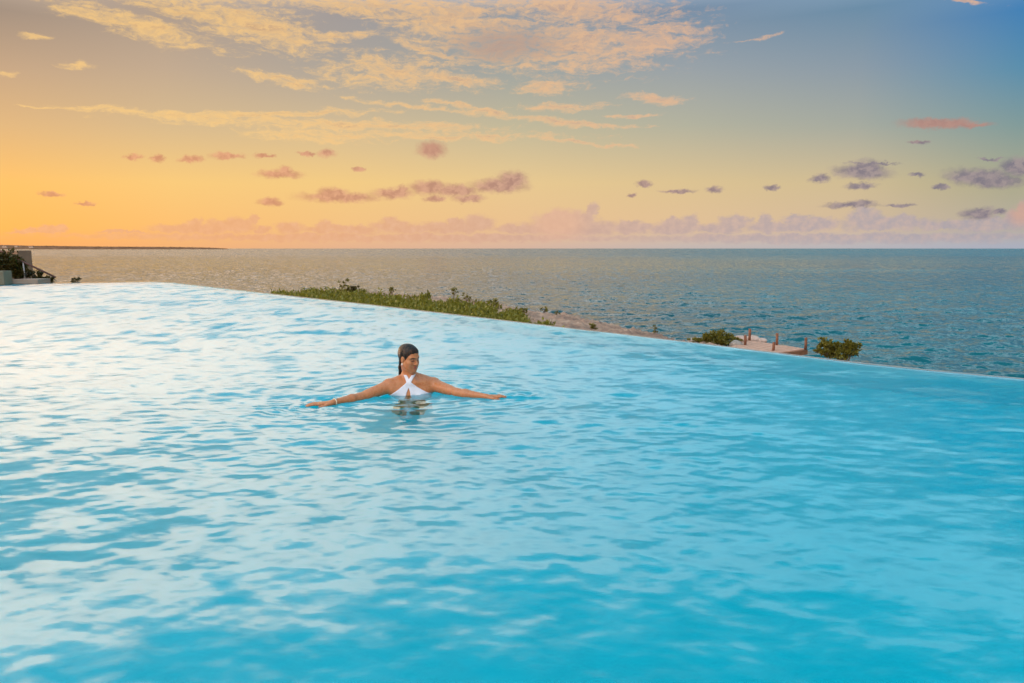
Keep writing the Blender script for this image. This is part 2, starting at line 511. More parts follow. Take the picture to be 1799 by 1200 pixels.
def pool_water_mat(t, b, tc):
    b.inputs['Base Color'].default_value = (1, 1, 1, 1)
    b.inputs['Transmission Weight'].default_value = 1.0
    b.inputs['IOR'].default_value = 1.38
    b.inputs['Roughness'].default_value = .02
    b.inputs['Specular IOR Level'].default_value = .5
    p = tc.outputs['Object']
    sx = t.node('ShaderNodeSeparateXYZ'); t.l.new(p, sx.inputs[0])
    acc = t.node('ShaderNodeNewGeometry').outputs['Normal']
    # fine ripples; far-rim normals get added near-side tilt to reflect the bright sky band
    for sc, st, y0, y1, w0, w1, ax_, ay_ in ((8.0, (.55, 1.25, 1), 5, 11, 1, .25, .13, .18), (3.2, (1, .45, 1), 4, 12, .15, 1, .18, .25)):
        n = t.noise(t.vmath('MULTIPLY', p, st), sc, 4, .6, .3, color=True)
        o_ = t.vmath('MULTIPLY', t.vmath('SUBTRACT', n, (.5, .5, .5)), (ax_, ay_, 0))
        w = t.maprange(sx.outputs[1], y0, y1, w0, w1)
        acc = t.vmath('ADD', acc, t.vmath('MULTIPLY', o_, t.vmath('ADD', w, (0, 0, 0))))
    cb = t.node('ShaderNodeCombineXYZ'); t.l.new(t.math('MINIMUM', t.math('SUBTRACT', t.math('DIVIDE', .60, t.math('MAXIMUM', sx.outputs[1], 1.0)), .205), 0.0), cb.inputs[1])
    bias = cb.inputs[1].links[0].from_socket
    # added tilt eased in front of the swimmer so her reflection runs longer
    dx = t.math('MULTIPLY_ADD', sx.outputs[0], 1 / .26, -O.x / .26)
    dy = t.math('MULTIPLY_ADD', sx.outputs[1], 1 / .80, -(O.y - .85) / .80)
    untilt = t.math('EXPONENT', t.math('MULTIPLY', t.math('ADD', t.math('MULTIPLY', dx, dx), t.math('MULTIPLY', dy, dy)), -1.0))
    t.l.new(t.math('MULTIPLY', bias, t.math('MULTIPLY_ADD', untilt, -.9, 1.0)), cb.inputs[1])
    t.l.new(t.vmath('NORMALIZE', t.vmath('ADD', acc, t.vmath('MULTIPLY_ADD', cb.outputs[0], (0, 1, 0), t.vmath('MULTIPLY', t.vmath('CROSS_PRODUCT', cb.outputs[0], (0, 0, 1)), (-.52, 0, 0))))), b.inputs['Normal'])
    t.l.new(t.maprange(sx.outputs[1], 2, 15, .045, .15), b.inputs['Roughness'])
    va = t.node('ShaderNodeVolumeAbsorption')
    va.inputs['Color'].default_value = (.0, .958, .977, 1)
    va.inputs['Density'].default_value = 2.4
    t.l.new(va.outputs[0], t.n['Material Output'].inputs['Volume'])


M_pool = material('pool_water', pool_water_mat)


def build_pool_water():
    n, m = 1500, 620
    th = np.linspace(TH0, TH1, n)
    rn = NEAR / np.cos(th); rf = edge_r(th)
    pn = np.arctan(CAM_H / rn); pf = np.arctan(CAM_H / rf)
    s = np.linspace(0, 1, m)[:, None]
    ph = pn[None] * (1 - s) + pf[None] * s
    r = CAM_H / np.tan(ph)
    x = r * np.sin(th)[None]; y = r * np.cos(th)[None]
    dr = np.abs(np.gradient(r, axis=0))
    sp = np.maximum(dr * .8, r * (th[1] - th[0]))
    z = pool_height(x, y, sp)
    fade = np.clip((rf[None] - r) / .2, 0, 1) * np.clip((r - rn[None]) / .1, 0, 1)
    z = z * (.25 + .75 * fade)
    V = np.stack([x, y, z], -1).reshape(-1, 3)
    idx = np.arange(n * m).reshape(m, n)
    Fq = np.stack([idx[:-1, :-1], idx[:-1, 1:], idx[1:, 1:], idx[1:, :-1]], -1).reshape(-1, 4)
    # skirt and floor close the body of water
    ring = np.concatenate([idx[0, :], idx[1:, -1], idx[-1, -2::-1], idx[-2:0:-1, 0]])
    base = len(V)
    VB = V[ring].copy(); VB[:, 2] = -1.62
    k = len(ring); a = np.arange(k); bb = (a + 1) % k
    Fs = np.stack([ring[a], base + a, base + bb, ring[bb]], -1)
    c = VB.mean(0, keepdims=True)
    V = np.concatenate([V, VB, c])
    ci = base + k
    Fb = np.stack([base + a, np.full(k, ci), np.full(k, ci), base + bb], -1)
    Fb3 = np.stack([base + a, np.full(k, ci), base + bb], -1)
    me = bpy.data.meshes.new('pool_water')
    me.vertices.add(len(V)); me.vertices.foreach_set('co', V.astype(np.float32).ravel())
    loops = np.concatenate([Fq.ravel(), Fs.ravel(), Fb3.ravel()]).astype(np.int32)
    nq = len(Fq) + len(Fs)
    ls = np.concatenate([np.arange(nq) * 4, nq * 4 + np.arange(len(Fb3)) * 3]).astype(np.int32)
    me.loops.add(len(loops)); me.loops.foreach_set('vertex_index', loops)
    me.polygons.add(len(ls)); me.polygons.foreach_set('loop_start', ls)
    sm = np.zeros(len(ls), bool); sm[:len(Fq)] = True
    me.polygons.foreach_set('use_smooth', sm)
    me.update(calc_edges=True); me.validate()
    ob = link('pool_water', me, M_pool)
    tag(ob, kind='structure')


build_pool_water()

# pool shell under the water
M_plaster = material('pool_plaster', base=(.64, .82, .86), rough=.7, var=.05, scale=3)
th = np.linspace(TH0, TH1, 121)
outer = [(float(edge_r(a) * math.sin(a)), float(edge_r(a) * math.cos(a))) for a in th]
inset = lambda d: [(p[0] * (1 - d / math.hypot(*p)), p[1] * (1 - d / math.hypot(*p))) for p in outer]
i1, i2 = inset(.02), inset(.10)
nr = [(NEAR * math.tan(TH1), NEAR), (NEAR * math.tan(TH0), NEAR)]
mb = MB(); mb.prism([(p[0], p[1]) for p in i1] + [(nr[0][0], NEAR + .02), (nr[1][0], NEAR + .02)], -1.5, -1.3)
tag(mb.build('pool_floor', M_plaster), kind='structure')
mb = MB()
for k in range(len(th) - 1):
    mb.prism([i2[k], i1[k], i1[k + 1], i2[k + 1]], -1.3, -.06)
tag(mb.build('overflow_wall', M_plaster), 'long pale infinity pool rim with water spilling over it above the shore', 'wall')
# deck round the camera
M_deck = material('deck_stone', base=(.42, .39, .35), rough=.8, var=.15, scale=2, bump=.3)
mb = MB()
mb.prism([(-14, -6), (14, -6), (14, NEAR - .004), (-14, NEAR - .004)], -1.7, .05)
tag(mb.build('pool_deck', M_deck, bevel=.02), kind='structure')

# ------------------------------------------------------------------ sea
SEA = -6.0


def sea_mat(t, b, tc):
    p = tc.outputs['Object']
    sx = t.node('ShaderNodeSeparateXYZ'); t.l.new(p, sx.inputs[0])
    big = t.noise(t.vmath('MULTIPLY', p, (.004, .012, 0)), 1.0, 4, .55, .5)
    right = t.maprange(t.math('DIVIDE', sx.outputs[0], t.math('ADD', sx.outputs[1], 1.0)), -.15, .62)
    deep = t.mix(right, (.026, .042, .040), (.004, .064, .068))
    shal = t.mix(right, (.032, .055, .050), (.005, .120, .130))
    c = t.mix(t.maprange(big, .42, .66), deep, shal)
    t.l.new(c, b.inputs['Base Color'])
    b.inputs['IOR'].default_value = 1.33
    b.inputs['Roughness'].default_value = .12
    # wave faces seen from the shore: tilted by noise, finer near the shore, broader groups farther out
    y_ = sx.outputs[1]
    acc = t.node('ShaderNodeNewGeometry').outputs['Normal']
    for sc, st, y0, y1, fi, amp in ((1.1, (.75, .9, 1), 90, 260, False, .78), (.42, (1, .42, 1), 70, 220, True, .66), (.10, (1, .22, 1), 300, 900, True, .66)):
        n = t.noise(t.vmath('MULTIPLY', p, st), sc, 3, .6, .3, color=True)
        o_ = t.vmath('SUBTRACT', n, (.5, .5, .5))
        so = t.node('ShaderNodeSeparateXYZ'); t.l.new(o_, so.inputs[0])
        w = t.maprange(y_, y0, y1, 0 if fi else 1, 1 if fi else .25)
        cx = t.math('MULTIPLY', so.outputs[0], t.math('MULTIPLY', w, amp * .7))
        cy = t.math('MULTIPLY', t.math('ABSOLUTE', so.outputs[1]), t.math('MULTIPLY', w, -amp * 1.9))
        cb = t.node('ShaderNodeCombineXYZ'); t.l.new(cx, cb.inputs[0]); t.l.new(cy, cb.inputs[1])
        acc = t.vmath('ADD', acc, cb.outputs[0])
    t.l.new(t.vmath('NORMALIZE', acc), b.inputs['Normal'])


M_sea = material('sea_water', sea_mat)


def build_sea():
    n, m = 1400, 560
    H = CAM_H - SEA
    th = np.linspace(R(-72), R(72), n)
    ph = np.linspace(math.atan(H / 18.0), H / 26000.0, m)[:, None]
    ph = ph[0] + (ph - ph[0]) * 1.0
    r = H / np.tan(ph) + 0 * th[None]
    x = r * np.sin(th)[None]; y = r * np.cos(th)[None]
    dr = np.abs(np.gradient(r, axis=0)); sp = np.maximum(dr * .6, r * (th[1] - th[0]))
    comps = make_comps(60, .7, 7, .13, main=math.pi / 2 + .35, spread=1.0, tilt=.0, seed=5)
    z = waves(x, y, comps, sp)
    z = z + .35 * np.abs(z) - .1
    V = np.stack([x, y, SEA + z], -1).reshape(-1, 3)
    idx = np.arange(n * m).reshape(m, n)
    Fq = np.stack([idx[:-1, :-1], idx[:-1, 1:], idx[1:, 1:], idx[1:, :-1]], -1).reshape(-1, 4)
    tag(link('sea', np_mesh('sea', V, Fq), M_sea), kind='structure')


build_sea()


# ------------------------------------------------------------------ shore terrain
def interp_px(tab, xs):
    a = np.array(tab, float)
    return np.interp(xs, a[:, 0], a[:, 1])


def vnoise(x, y, scale, seed=0, octs=4):
    g = np.random.default_rng(seed)
    out = np.zeros_like(x, dtype=float); amp = 1.0; tot = 0
    for _ in range(octs):
        s = 0
        for _ in range(6):
            a = g.random() * 6.283; f = (.7 + .6 * g.random()) * 6.283 / scale
            s = s + np.sin((np.cos(a) * x + np.sin(a) * y) * f + g.random() * 6.283)
        out += amp * s / 6; tot += amp; amp *= .5; scale *= .48
    return out / tot


grass_top = [(440, 520), (480, 515), (540, 511), (600, 509), (640, 514), (700, 521), (760, 526), (800, 530), (860, 538), (900, 546), (940, 558), (965, 570), (1000, 580), (1300, 640), (1560, 690)]
rock_top = [(440, 522), (480, 518), (540, 514), (600, 511), (640, 510), (660, 513), (700, 516), (760, 520), (800, 523.5), (860, 532), (900, 541), (960, 550), (1000, 553), (1040, 561), (1075, 570), (1120, 579), (1160, 589), (1180, 596), (1215, 598), (1240, 597), (1262, 600), (1290, 612), (1340, 624), (1400, 636), (1430, 640), (1560, 690)]


def build_shore():
    xs = np.linspace(440, 1560, 330)
    g = interp_px(grass_top, xs); k = interp_px(rock_top, xs); e = interp_px(edge_px, xs)
    k = np.minimum(k, g + 200)
    rows = []
    for x, gy, ky, ey in zip(xs, g, k, e):
        p0 = at_z(x, ey, 0.0); d = Vector((p0.x, p0.y, 0)).normalized()
        p0 = p0 + d * .15; p0.z = -3.6
        pg = at_z(x, min(gy, ky + 30), -3.5)
        pk = at_z(x, ky, -5.05)
        ps = pk + d * 2.5; ps.z = -6.5
        if (Vector((pg.x, pg.y)).length > Vector((pk.x, pk.y)).length - 1):
            pg = Vector((pk.x, pk.y, 0)) - d * 1.0; pg.z = -4.4
        rows.append((p0, pg, pk, ps))
    m = 70
    V = []
    for j in range(m):
        s = j / (m - 1) * 3
        i = min(int(s), 2); f = s - i
        for q in rows: V.append(q[i].lerp(q[i + 1], f))
    V = np.array([tuple(p) for p in V])
    j = np.repeat(np.arange(m), len(xs)) / (m - 1) * 3
    rough = np.clip((j - .9) / .4, .15, 1) * np.clip((3 - j) / .5, 0.0, 1)
    nz = vnoise(V[:, 0], V[:, 1], 5.0, 3, 5)
    led = np.abs(vnoise(V[:, 0], V[:, 1], 2.2, 8, 4))
    V[:, 2] += rough * (nz * .45 + led * .5 - .12)
    n = len(xs)
    idx = np.arange(n * m).reshape(m, n)
    Fq = np.stack([idx[:-1, :-1], idx[:-1, 1:], idx[1:, 1:], idx[1:, :-1]], -1).reshape(-1, 4)

    def mat(t, b, tc):
        p = tc.outputs['Object']
        n1 = t.noise(p, .35, 6, .65); n2 = t.noise(p, 2.4, 6, .7)
        c = t.ramp(t.math('MULTIPLY_ADD', n2, .5, t.math('MULTIPLY', n1, .5)), [(.34, (.085, .045, .03)), (.45, (.30, .15, .095)), (.55, (.50, .27, .17)), (.68, (.62, .40, .28))])
        t.l.new(c, b.inputs['Base Color']); b.inputs['Roughness'].default_value = .85
        bn = t.node('ShaderNodeBump'); bn.inputs['Strength'].default_value = .9; bn.inputs['Distance'].default_value = .12
        t.l.new(t.noise(p, 3.5, 7, .7), bn.inputs['Height']); t.l.new(bn.outputs[0], b.inputs['Normal'])
    o = link('rocky_shore', np_mesh('rocky_shore', V, Fq), material('shore_rock', mat))
    tag(o, kind='structure')
    return V.reshape(m, n, 3), xs


SHV, SHX = build_shore()


# ------------------------------------------------------------------ foliage
def leaf_mat(name, dark, light, yellow=None):
    def fn(t, b, tc):
        ge = t.node('ShaderNodeNewGeometry')
        rnd = ge.outputs['Random Per Island']
        st = [(0.0, dark), (.75, light)]
        if yellow: st.append((1.0, yellow))
        n = t.noise(tc.outputs['Object'], 1.6, 3, .6)
        f = t.math('MULTIPLY_ADD', n, .6, t.math('MULTIPLY_ADD', rnd, .6, -.1), clamp=True)
        t.l.new(t.ramp(f, st), b.inputs['Base Color'])
        b.inputs['Roughness'].default_value = .5
        b.inputs['Transmission Weight'].default_value = 0
        tr = t.node('ShaderNodeBsdfTranslucent'); t.l.new(t.ramp(f, st), tr.inputs[0])
        mx = t.node('ShaderNodeMixShader'); mx.inputs[0].default_value = .3
        t.l.new(b.outputs[0], mx.inputs[1]); t.l.new(tr.outputs[0], mx.inputs[2])
        t.l.new(mx.outputs[0], t.n['Material Output'].inputs['Surface'])
    return material(name, fn)


M_grass = leaf_mat('shore_grass_blades', (.10, .098, .010), (.24, .225, .020), (.36, .29, .05))
M_leaf = leaf_mat('olive_leaves', (.075, .070, .008), (.22, .185, .020), (.32, .25, .04))
M_dleaf = leaf_mat('dark_leaves', (.035, .028, .005), (.11, .080, .013), (.17, .12, .025))
M_bark = material('grey_bark', base=(.26, .20, .15), rough=.9, var=.35, scale=9)
M_brown = material('brown_twigs', base=(.13, .08, .05), rough=.9, var=.3, scale=9)


def leaves_mesh(name, P, D, L, W, g):
    """diamond leaves at P along D"""
    n = len(P)
    r = g.normal(size=(n, 3)); s = np.cross(D, r); s /= np.linalg.norm(s, axis=1, keepdims=True) + 1e-9
    nrm = np.cross(D, s)
    L = L[:, None]; W = W[:, None]
    V = np.stack([P, P + D * L * .45 + s * W + nrm * W * .25, P + D * L, P + D * L * .45 - s * W + nrm * W * .25], 1).reshape(-1, 3)
    Fq = np.arange(4 * n).reshape(n, 4)
    return np_mesh(name, V, Fq, smooth=False)


def bush(name, base, lobes, nleaf, lsize, mat, label, cat='bush', stem=M_bark, group=None, seed=1, updir=.25, stem_r=.03, trunk_base=None):
    """lobes: list of (dx, dy, dz, rx, ry, rz) relative to base"""
    g = np.random.default_rng(seed)
    root = empty(name, base)
    tag(root, label, cat, group)
    vol = np.array([l[3] * l[4] * l[5] for l in lobes]) ** .6
    P = []; D = []
    for l, w in zip(lobes, vol / vol.sum()):
        k = max(int(nleaf * w), 6)
        # leaves gather in small clumps inside the lobe
        nc = max(k // 16, 3)
        u = g.normal(size=(nc, 3)); u /= np.linalg.norm(u, axis=1, keepdims=True)
        rad = g.random(nc) ** .45 * (1 + .22 * g.normal(size=nc))
        cc = u * rad[:, None]
        pick = g.integers(0, nc, k)
        q = cc[pick] + g.normal(size=(k, 3)) * .15
        dd = u[pick] + g.normal(size=(k, 3)) * .7; dd[:, 2] += updir
        P.append(q * np.array(l[3:6]) + np.array(l[:3])); D.append(dd)
    P = np.concatenate(P); D = np.concatenate(D); D /= np.linalg.norm(D, axis=1, keepdims=True)
    keep = P[:, 2] > -.05
    P, D = P[keep], D[keep]
    L = lsize * (.7 + .6 * g.random(len(P)))
    link('foliage', leaves_mesh('foliage', P, D, L, L * .32, g), mat, root)
    mb = MB()
    tb = Vector(trunk_base or (0, 0, 0))
    for l in lobes:
        c = Vector(l[:3])
        mid = tb.lerp(c, .5) + Vector(g.normal(size=3) * .12 * c.length)
        mb.tube([tb + Vector((g.normal() * .04, g.normal() * .04, -.1)), mid, c], [stem_r, stem_r * .7, stem_r * .35], 6)
        for _ in range(3):
            e = c + Vector(g.normal(size=3)) * .6 * Vector(l[3:6]).length * .5
            mb.tube([mid.lerp(c, g.random()), e], [stem_r * .4, stem_r * .12], 5)
    mb.build('stem', stem, root, smooth=True)
    return root


def shore_z(p):
    d = (SHV[..., 0] - p.x) ** 2 + (SHV[..., 1] - p.y) ** 2
    return float(SHV.reshape(-1, 3)[np.argmin(d), 2])


def build_grass():
    g = np.random.default_rng(11)
    m, n, _ = SHV.shape
    x0 = np.searchsorted(SHX, 476); x1 = np.searchsorted(SHX, 1010)
    N = 95000
    i = x0 + g.random(N) * (x1 - x0)
    # rows 0..1 are the grassy part (j up to m/3), densest near the pool
    jmax = m / 3 * 1.05
    j = jmax * g.random(N) ** .8
    lo = np.floor(j).astype(int); li = np.floor(i).astype(int)
    fj = (j - lo)[:, None]; fi = (i - li)[:, None]
    P = (SHV[lo, li] * (1 - fi) + SHV[lo, li + 1] * fi) * (1 - fj) + (SHV[lo + 1, li] * (1 - fi) + SHV[lo + 1, li + 1] * fi) * fj
    px = SHX[li]
    dens = vnoise(P[:, 0], P[:, 1], 3.0, 5, 3)
    keep = (dens > -.35 + .9 * np.clip((j / jmax - .75) / .25, 0, 1)) & ((px < 900) | (g.random(N) < np.clip((1000 - px) / 90, 0, 1)))
    P = P[keep]; px = px[keep]; dens = dens[keep]; jj = j[keep]
    dist = np.hypot(P[:, 0], P[:, 1])
    hgt = .85 * (.20 + .28 * np.clip(dens, -.5, 1) + .28 * g.random(len(P)) ** 2) * np.clip(dist / 34, .55, 1.5)
    D = g.normal(size=(len(P), 3)) * .42; D[:, 2] = 1; D /= np.linalg.norm(D, axis=1, keepdims=True)
    P[:, 2] -= .05
    W = .028 * np.clip(dist / 28, .7, 2.2) * (.7 + .6 * g.random(len(P)))
    br = g.random(len(P)) < .35                      # broad sprawling leaves among the blades
    D[br] += g.normal(size=(br.sum(), 3)) * .55; D[:, 2] = np.abs(D[:, 2]); D /= np.linalg.norm(D, axis=1, keepdims=True)
    P[br, 2] += (g.random(br.sum()) * .8 * hgt[br]); W[br] *= 1.8; hgt[br] *= .55
    o = link('shore_grass', leaves_mesh('shore_grass', P, D, hgt, W, g), M_grass)
    tag(o, 'low green grass covering the bank below the pool rim', 'grass', kind='stuff')


build_grass()


def shrub_at(px, py_base, py_top, z, hw_px, **kw):
    b = at_z(px, py_base, z); D = b.length
    k = ray(px, py_base).length * 0 + (b - Vector((0, 0, CAM_H))).length / ray(px, py_base).length / F
    h = (py_base - py_top) * k; w = hw_px * k
    return b, h, w


# plants standing up along the crest of the bank
def crest_plant(name, px, py_top, py_base, z, hw, label, mat=None, n=160, ls=.16, seed=1, thin=False, group=None):
    b, h, w = shrub_at(px, py_base, py_top, z, hw)
    g = np.random.default_rng(seed)
    lobes = []
    if thin:
        for k in range(4):
            f = .35 + .2 * k
            lobes.append((g.normal() * w * .35, g.normal() * w * .3, h * f, w * .55, w * .55, h * .13))
    else:
        for k in range(4):
            lobes.append((g.uniform(-.5, .5) * w, g.uniform(-.4, .4) * w, h * g.uniform(.4, .66), w * .6, w * .6, h * .36))
    bush(name, b, lobes, n, ls, mat or M_leaf, label, 'plant' if thin else 'bush', M_brown, group, seed, .4, .02 + .01 * h)


crest_plant('shrub', 622, 501, 517, -3.55, 12, 'rounded dark olive shrub on the crest of the grassy bank', M_dleaf, 420, .2, 31)
crest_plant('wild_plant', 603, 493, 516, -3.55, 9, 'thin forked plant with a leafy side shoot left of the rounded shrub', n=70, ls=.26, seed=32, thin=True)
crest_plant('wild_plant', 689, 504, 518, -4.2, 7, 'short yellow-green plant on the pale rocks right of the rounded shrub', n=80, ls=.22, seed=33)
crest_plant('wild_plant', 797, 505, 526, -4.0, 6, 'tallest thin upright plant at the middle of the bank', n=70, ls=.24, seed=34, thin=True)
crest_plant('wild_plant', 820, 516, 531, -3.8, 7, 'bushy upright plant just right of the tallest thin plant', n=90, ls=.2, seed=35)
crest_plant('wild_plant', 868, 526, 540, -3.8, 17, 'wide low leafy plant where the grass narrows towards the rocks', n=220, ls=.2, seed=36)
crest_plant('wild_plant', 955, 537, 550, -4.9, 8, 'small sprouting plant on the top edge of the bare rocks', n=80, ls=.17, seed=37)
crest_plant('wild_plant', 977, 546, 552, -4.9, 7, 'lowest flat tuft on the rocks beside the sprouting plant', n=60, ls=.14, seed=38)
crest_plant('wild_plant', 1043, 568, 581, -4.3, 9, 'yellow-green clump low on the rocks against the pool rim', n=140, ls=.15, seed=39)
crest_plant('wild_plant', 1152, 573, 589, -5.0, 3.5, 'lone thin sprig at the right tip of the rocks', n=45, ls=.16, seed=40, thin=True)
crest_plant('wild_plant', 916, 540, 553, -3.9, 14, 'reddish green plant where the grass ends', n=160, ls=.17, seed=41)

# ------------------------------------------------------------------ jetty, its bushes and rocks
DZ = -4.75
M_wood = material('weathered_planks', base=(.60, .32, .215), rough=.8, var=.18, scale=2.5, bump=.3)
M_fascia = material('brown_timber', base=(.27, .115, .055), rough=.75, var=.3, scale=4, bump=.3)
M_post = material('post_timber', base=(.22, .085, .045), rough=.75, var=.35, scale=6, bump=.3)
dock = empty('wooden_jetty', at_z(1360, 612, DZ))
tag(dock, 'small reddish wooden jetty with upright posts at the water beyond the pool', 'jetty')
DO = dock.location


def rel(p): return p - DO


A_, B_, C_, D_ = at_z(1316, 597.5, DZ), at_z(1417, 612.6, DZ), at_z(1345, 622, DZ), at_z(1280, 610, DZ)
quad = [rel(p) for p in (A_, B_, C_, D_)]
# separate planks laid side by side
mb = MB()
NP_ = 26
for k in range(NP_):
    a, b = k / NP_ + .003, (k + 1) / NP_ - .003
    q = [quad[0].lerp(quad[1], a), quad[0].lerp(quad[1], b), quad[3].lerp(quad[2], b), quad[3].lerp(quad[2], a)]
    mb.prism([(p.x, p.y) for p in q][::-1], -.06, random.uniform(-.008, .008))
mb.build('deck_boards', M_wood, dock)
mb = MB()


def beam(a, b, h0, h1, th=.09):
    d = (b - a); d.z = 0; n = Vector((-d.y, d.x, 0)).normalized() * th
    mb.prism([(p.x, p.y) for p in (a, b, b + n, a + n)], h0, h1)


beam(quad[1], quad[2], -.34, -.061, .09)
beam(quad[0], quad[1], -.34, -.061, -.09)
beam(quad[3], quad[0], -.34, -.061, -.09)
mb.build('side_beam', M_fascia, dock)
for f, g_ in ((.1, .2), (.1, .8), (.55, .2), (.55, .8), (.95, .3), (.95, .75)):
    p = quad[0].lerp(quad[1], f).lerp(quad[3].lerp(quad[2], f), g_)
    mb = MB(); mb.tube([(p.x, p.y, -1.8), (p.x, p.y, -.07)], .09, 8)
    mb.build('pile', M_fascia, dock)
for px, pt, pb, dx in ((1309, 588.5, 606, -1), (1316.6, 577.5, 598, 0), (1364.4, 585, 606, 0), (1358.6, 601, 616, 0), (1415, 593, 614, 0)):
    p = at_z(px, pb, DZ); k = (p - Vector((0, 0, CAM_H))).length / ray(px, pb).length / F
    h = (pb - pt) * k
    mb = MB(); q = rel(p)
    r0 = 2.3 * k
    mb.tube([(q.x, q.y, -.02), (q.x + .01, q.y, h * .5), (q.x + .02 * dx, q.y, h - .03), (q.x + .02 * dx, q.y, h)], [r0, r0 * .96, r0 * .98, r0 * .8], 10)
    po = mb.build('post', M_post, dock, smooth=True)

k40 = (at_z(1258, 603, -4.7)).length / F
b = at_z(1258, 606, -4.9)
u = lambda px: px * (b - Vector((0, 0, CAM_H))).length / F
bush('seaside_bush', b, [(u(-4), 0, u(13), u(17), u(15), u(9)), (u(12), .3, u(14), u(16), u(12), u(9)), (u(28), 0, u(8), u(11), u(10), u(7)), (u(-22), 0, u(9), u(13), u(10), u(5)), (u(-34), .2, u(6), u(9), u(8), u(3)), (u(6), -.3, u(5), u(24), u(10), u(6))],
     2600, .15, M_leaf, 'broad olive bush on the rocks left of the jetty', 'bush', M_brown, 'bushes beside the jetty', 51, .5, .05)
b = at_z(1478, 634, -4.6)
bush('seaside_bush', b, [(u(-24), .2, u(24), u(13), u(11), u(8)), (u(-34), 0, u(15), u(9), u(9), u(5)), (u(-8), .2, u(20), u(14), u(11), u(8)), (u(8), 0, u(23), u(16), u(12), u(8)), (u(2), -.2, u(12), u(20), u(12), u(7)), (u(18), .1, u(14), u(7), u(8), u(6)), (u(-14), .1, u(8), u(10), u(9), u(6))],
     2600, .15, M_leaf, 'round-topped olive bush with bare grey stems right of the jetty', 'bush', M_bark, 'bushes beside the jetty', 52, .5, .05, (.3, 0, 0))


def rock(px, py, z, rx, ry, rz, label, seed, mat, grp='pale rocks at the jetty'):
    g = np.random.default_rng(seed)
    c = at_z(px, py, z)
    u_, v_ = np.meshgrid(np.linspace(0, 2 * math.pi, 25)[:-1], np.linspace(0, math.pi, 15))
    x = np.sin(v_) * np.cos(u_); y = np.sin(v_) * np.sin(u_); zz = np.cos(v_)
    d = 1 + .22 * vnoise(x * 1.0 + zz * .7, y + zz * .5, 1.6, seed, 3)
    q = np.stack([x * rx * d, y * ry * d, zz * rz * d], -1)
    m_, n_ = x.shape
    idx = np.arange(m_ * n_).reshape(m_, n_)
    nx = np.roll(idx, -1, axis=1)
    Fq = np.stack([idx[:-1], nx[:-1], nx[1:], idx[1:]], -1).reshape(-1, 4)
    o = link('rock', np_mesh('rock', q.reshape(-1, 3), Fq[:, ::-1], smooth=False), mat, None, c)
    tag(o, label, 'rock', grp)
    return o


M_pinkrock = material('pink_rock', base=(.56, .38, .31), rough=.9, var=.3, scale=3, bump=.6, bscale=8)
M_greyrock = material('grey_rock', base=(.33, .27, .23), rough=.9, var=.35, scale=3, bump=.6, bscale=8)
rock(1299, 598, -4.75, .42, .4, .34, 'pinkish boulder between the broad bush and the first post of the jetty', 61, M_pinkrock)
rock(1322, 596, -4.85, .5, .5, .26, 'low pinkish boulder behind the left end of the jetty', 62, M_pinkrock)
rock(1336, 599, -4.95, .45, .4, .22, 'flat pale boulder behind the jetty boards right of the back post', 63, M_pinkrock)
rock(1293, 606, -4.8, .4, .4, .3, 'brownish boulder in front of the first jetty post by the pool rim', 64, M_greyrock)
rock(1228, 600, -5.1, .8, .6, .3, 'long grey boulder under the left side of the broad bush', 65, M_greyrock)

# ------------------------------------------------------------------ far left: low walls, planting and handrail
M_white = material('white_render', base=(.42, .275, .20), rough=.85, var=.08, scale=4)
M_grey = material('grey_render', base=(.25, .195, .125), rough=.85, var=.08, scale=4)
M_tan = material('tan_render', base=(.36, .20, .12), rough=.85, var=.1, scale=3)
M_rail = material('rail_timber', base=(.13, .045, .03), rough=.6, var=.2, scale=9)
M_metal = material('brushed_post', base=(.55, .48, .46), rough=.45, var=.08, scale=20)
ycl = at_z(30, 497.8, 0).y
kx = lambda px, py, y=ycl + .05: at_y(px, py, y)
p0, p1 = kx(-60, 490.5), kx(64.5, 490)
mb = MB()
mb.prism([(p0.x, ycl - .9), (p1.x - .02, ycl + .12), (p1.x + .05, ycl + .7), (p0.x, ycl + .7)], -.6, p0.z)
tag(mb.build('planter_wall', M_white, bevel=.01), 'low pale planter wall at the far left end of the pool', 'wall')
p1 = kx(7.5, 476); yb = ycl - .55
p1 = at_y(7.5, 476, yb); p0 = at_y(-55, 476, yb)
mb = MB(); mb.prism([(p0.x, yb - .8), (p1.x, yb - .05), (p1.x, yb + .35), (p0.x, yb + .35)], -.6, p1.z)
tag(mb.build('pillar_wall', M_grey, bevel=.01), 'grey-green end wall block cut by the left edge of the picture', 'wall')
yb = ycl + 3.2
p0, p1 = at_y(-90, 440, yb), at_y(30.5, 440, yb)
mb = MB(); mb.prism([(p0.x, yb), (p1.x, yb), (p1.x, yb + .8), (p0.x, yb + .8)], -4.0, p1.z)
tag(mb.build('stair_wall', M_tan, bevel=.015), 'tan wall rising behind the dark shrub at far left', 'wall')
b = at_y(16, 489, ycl + .35)
u = lambda px: px * ycl / F
bush('planter_shrub', b, [(u(0), 0, u(26), u(20), u(18), u(17)), (u(-22), 0, u(24), u(18), u(18), u(16)), (u(12), .1, u(18), u(14), u(16), u(16)), (u(-40), .1, u(22), u(18), u(18), u(18)), (u(16), 0, u(8), u(9), u(9), u(9)), (u(-8), 0, u(36), u(14), u(14), u(9))],
     5200, .12, M_dleaf, 'dense dark shrub growing in the planter at the far left', 'bush', M_brown, None, 71, .5, .02)
b = at_y(60, 495, ycl + 1.1)
bush('low_shrub', b, [(u(0), 0, u(12), u(14), u(12), u(8)), (u(-10), 0, u(16), u(7), u(8), u(7)), (u(12), 0, u(6), u(10), u(9), u(6))], 520, .09, M_dleaf, 'loose low shrub under the sloping handrail just right of its post', 'bush', M_brown, 'shrubs below the handrail', 72, .4, .015)
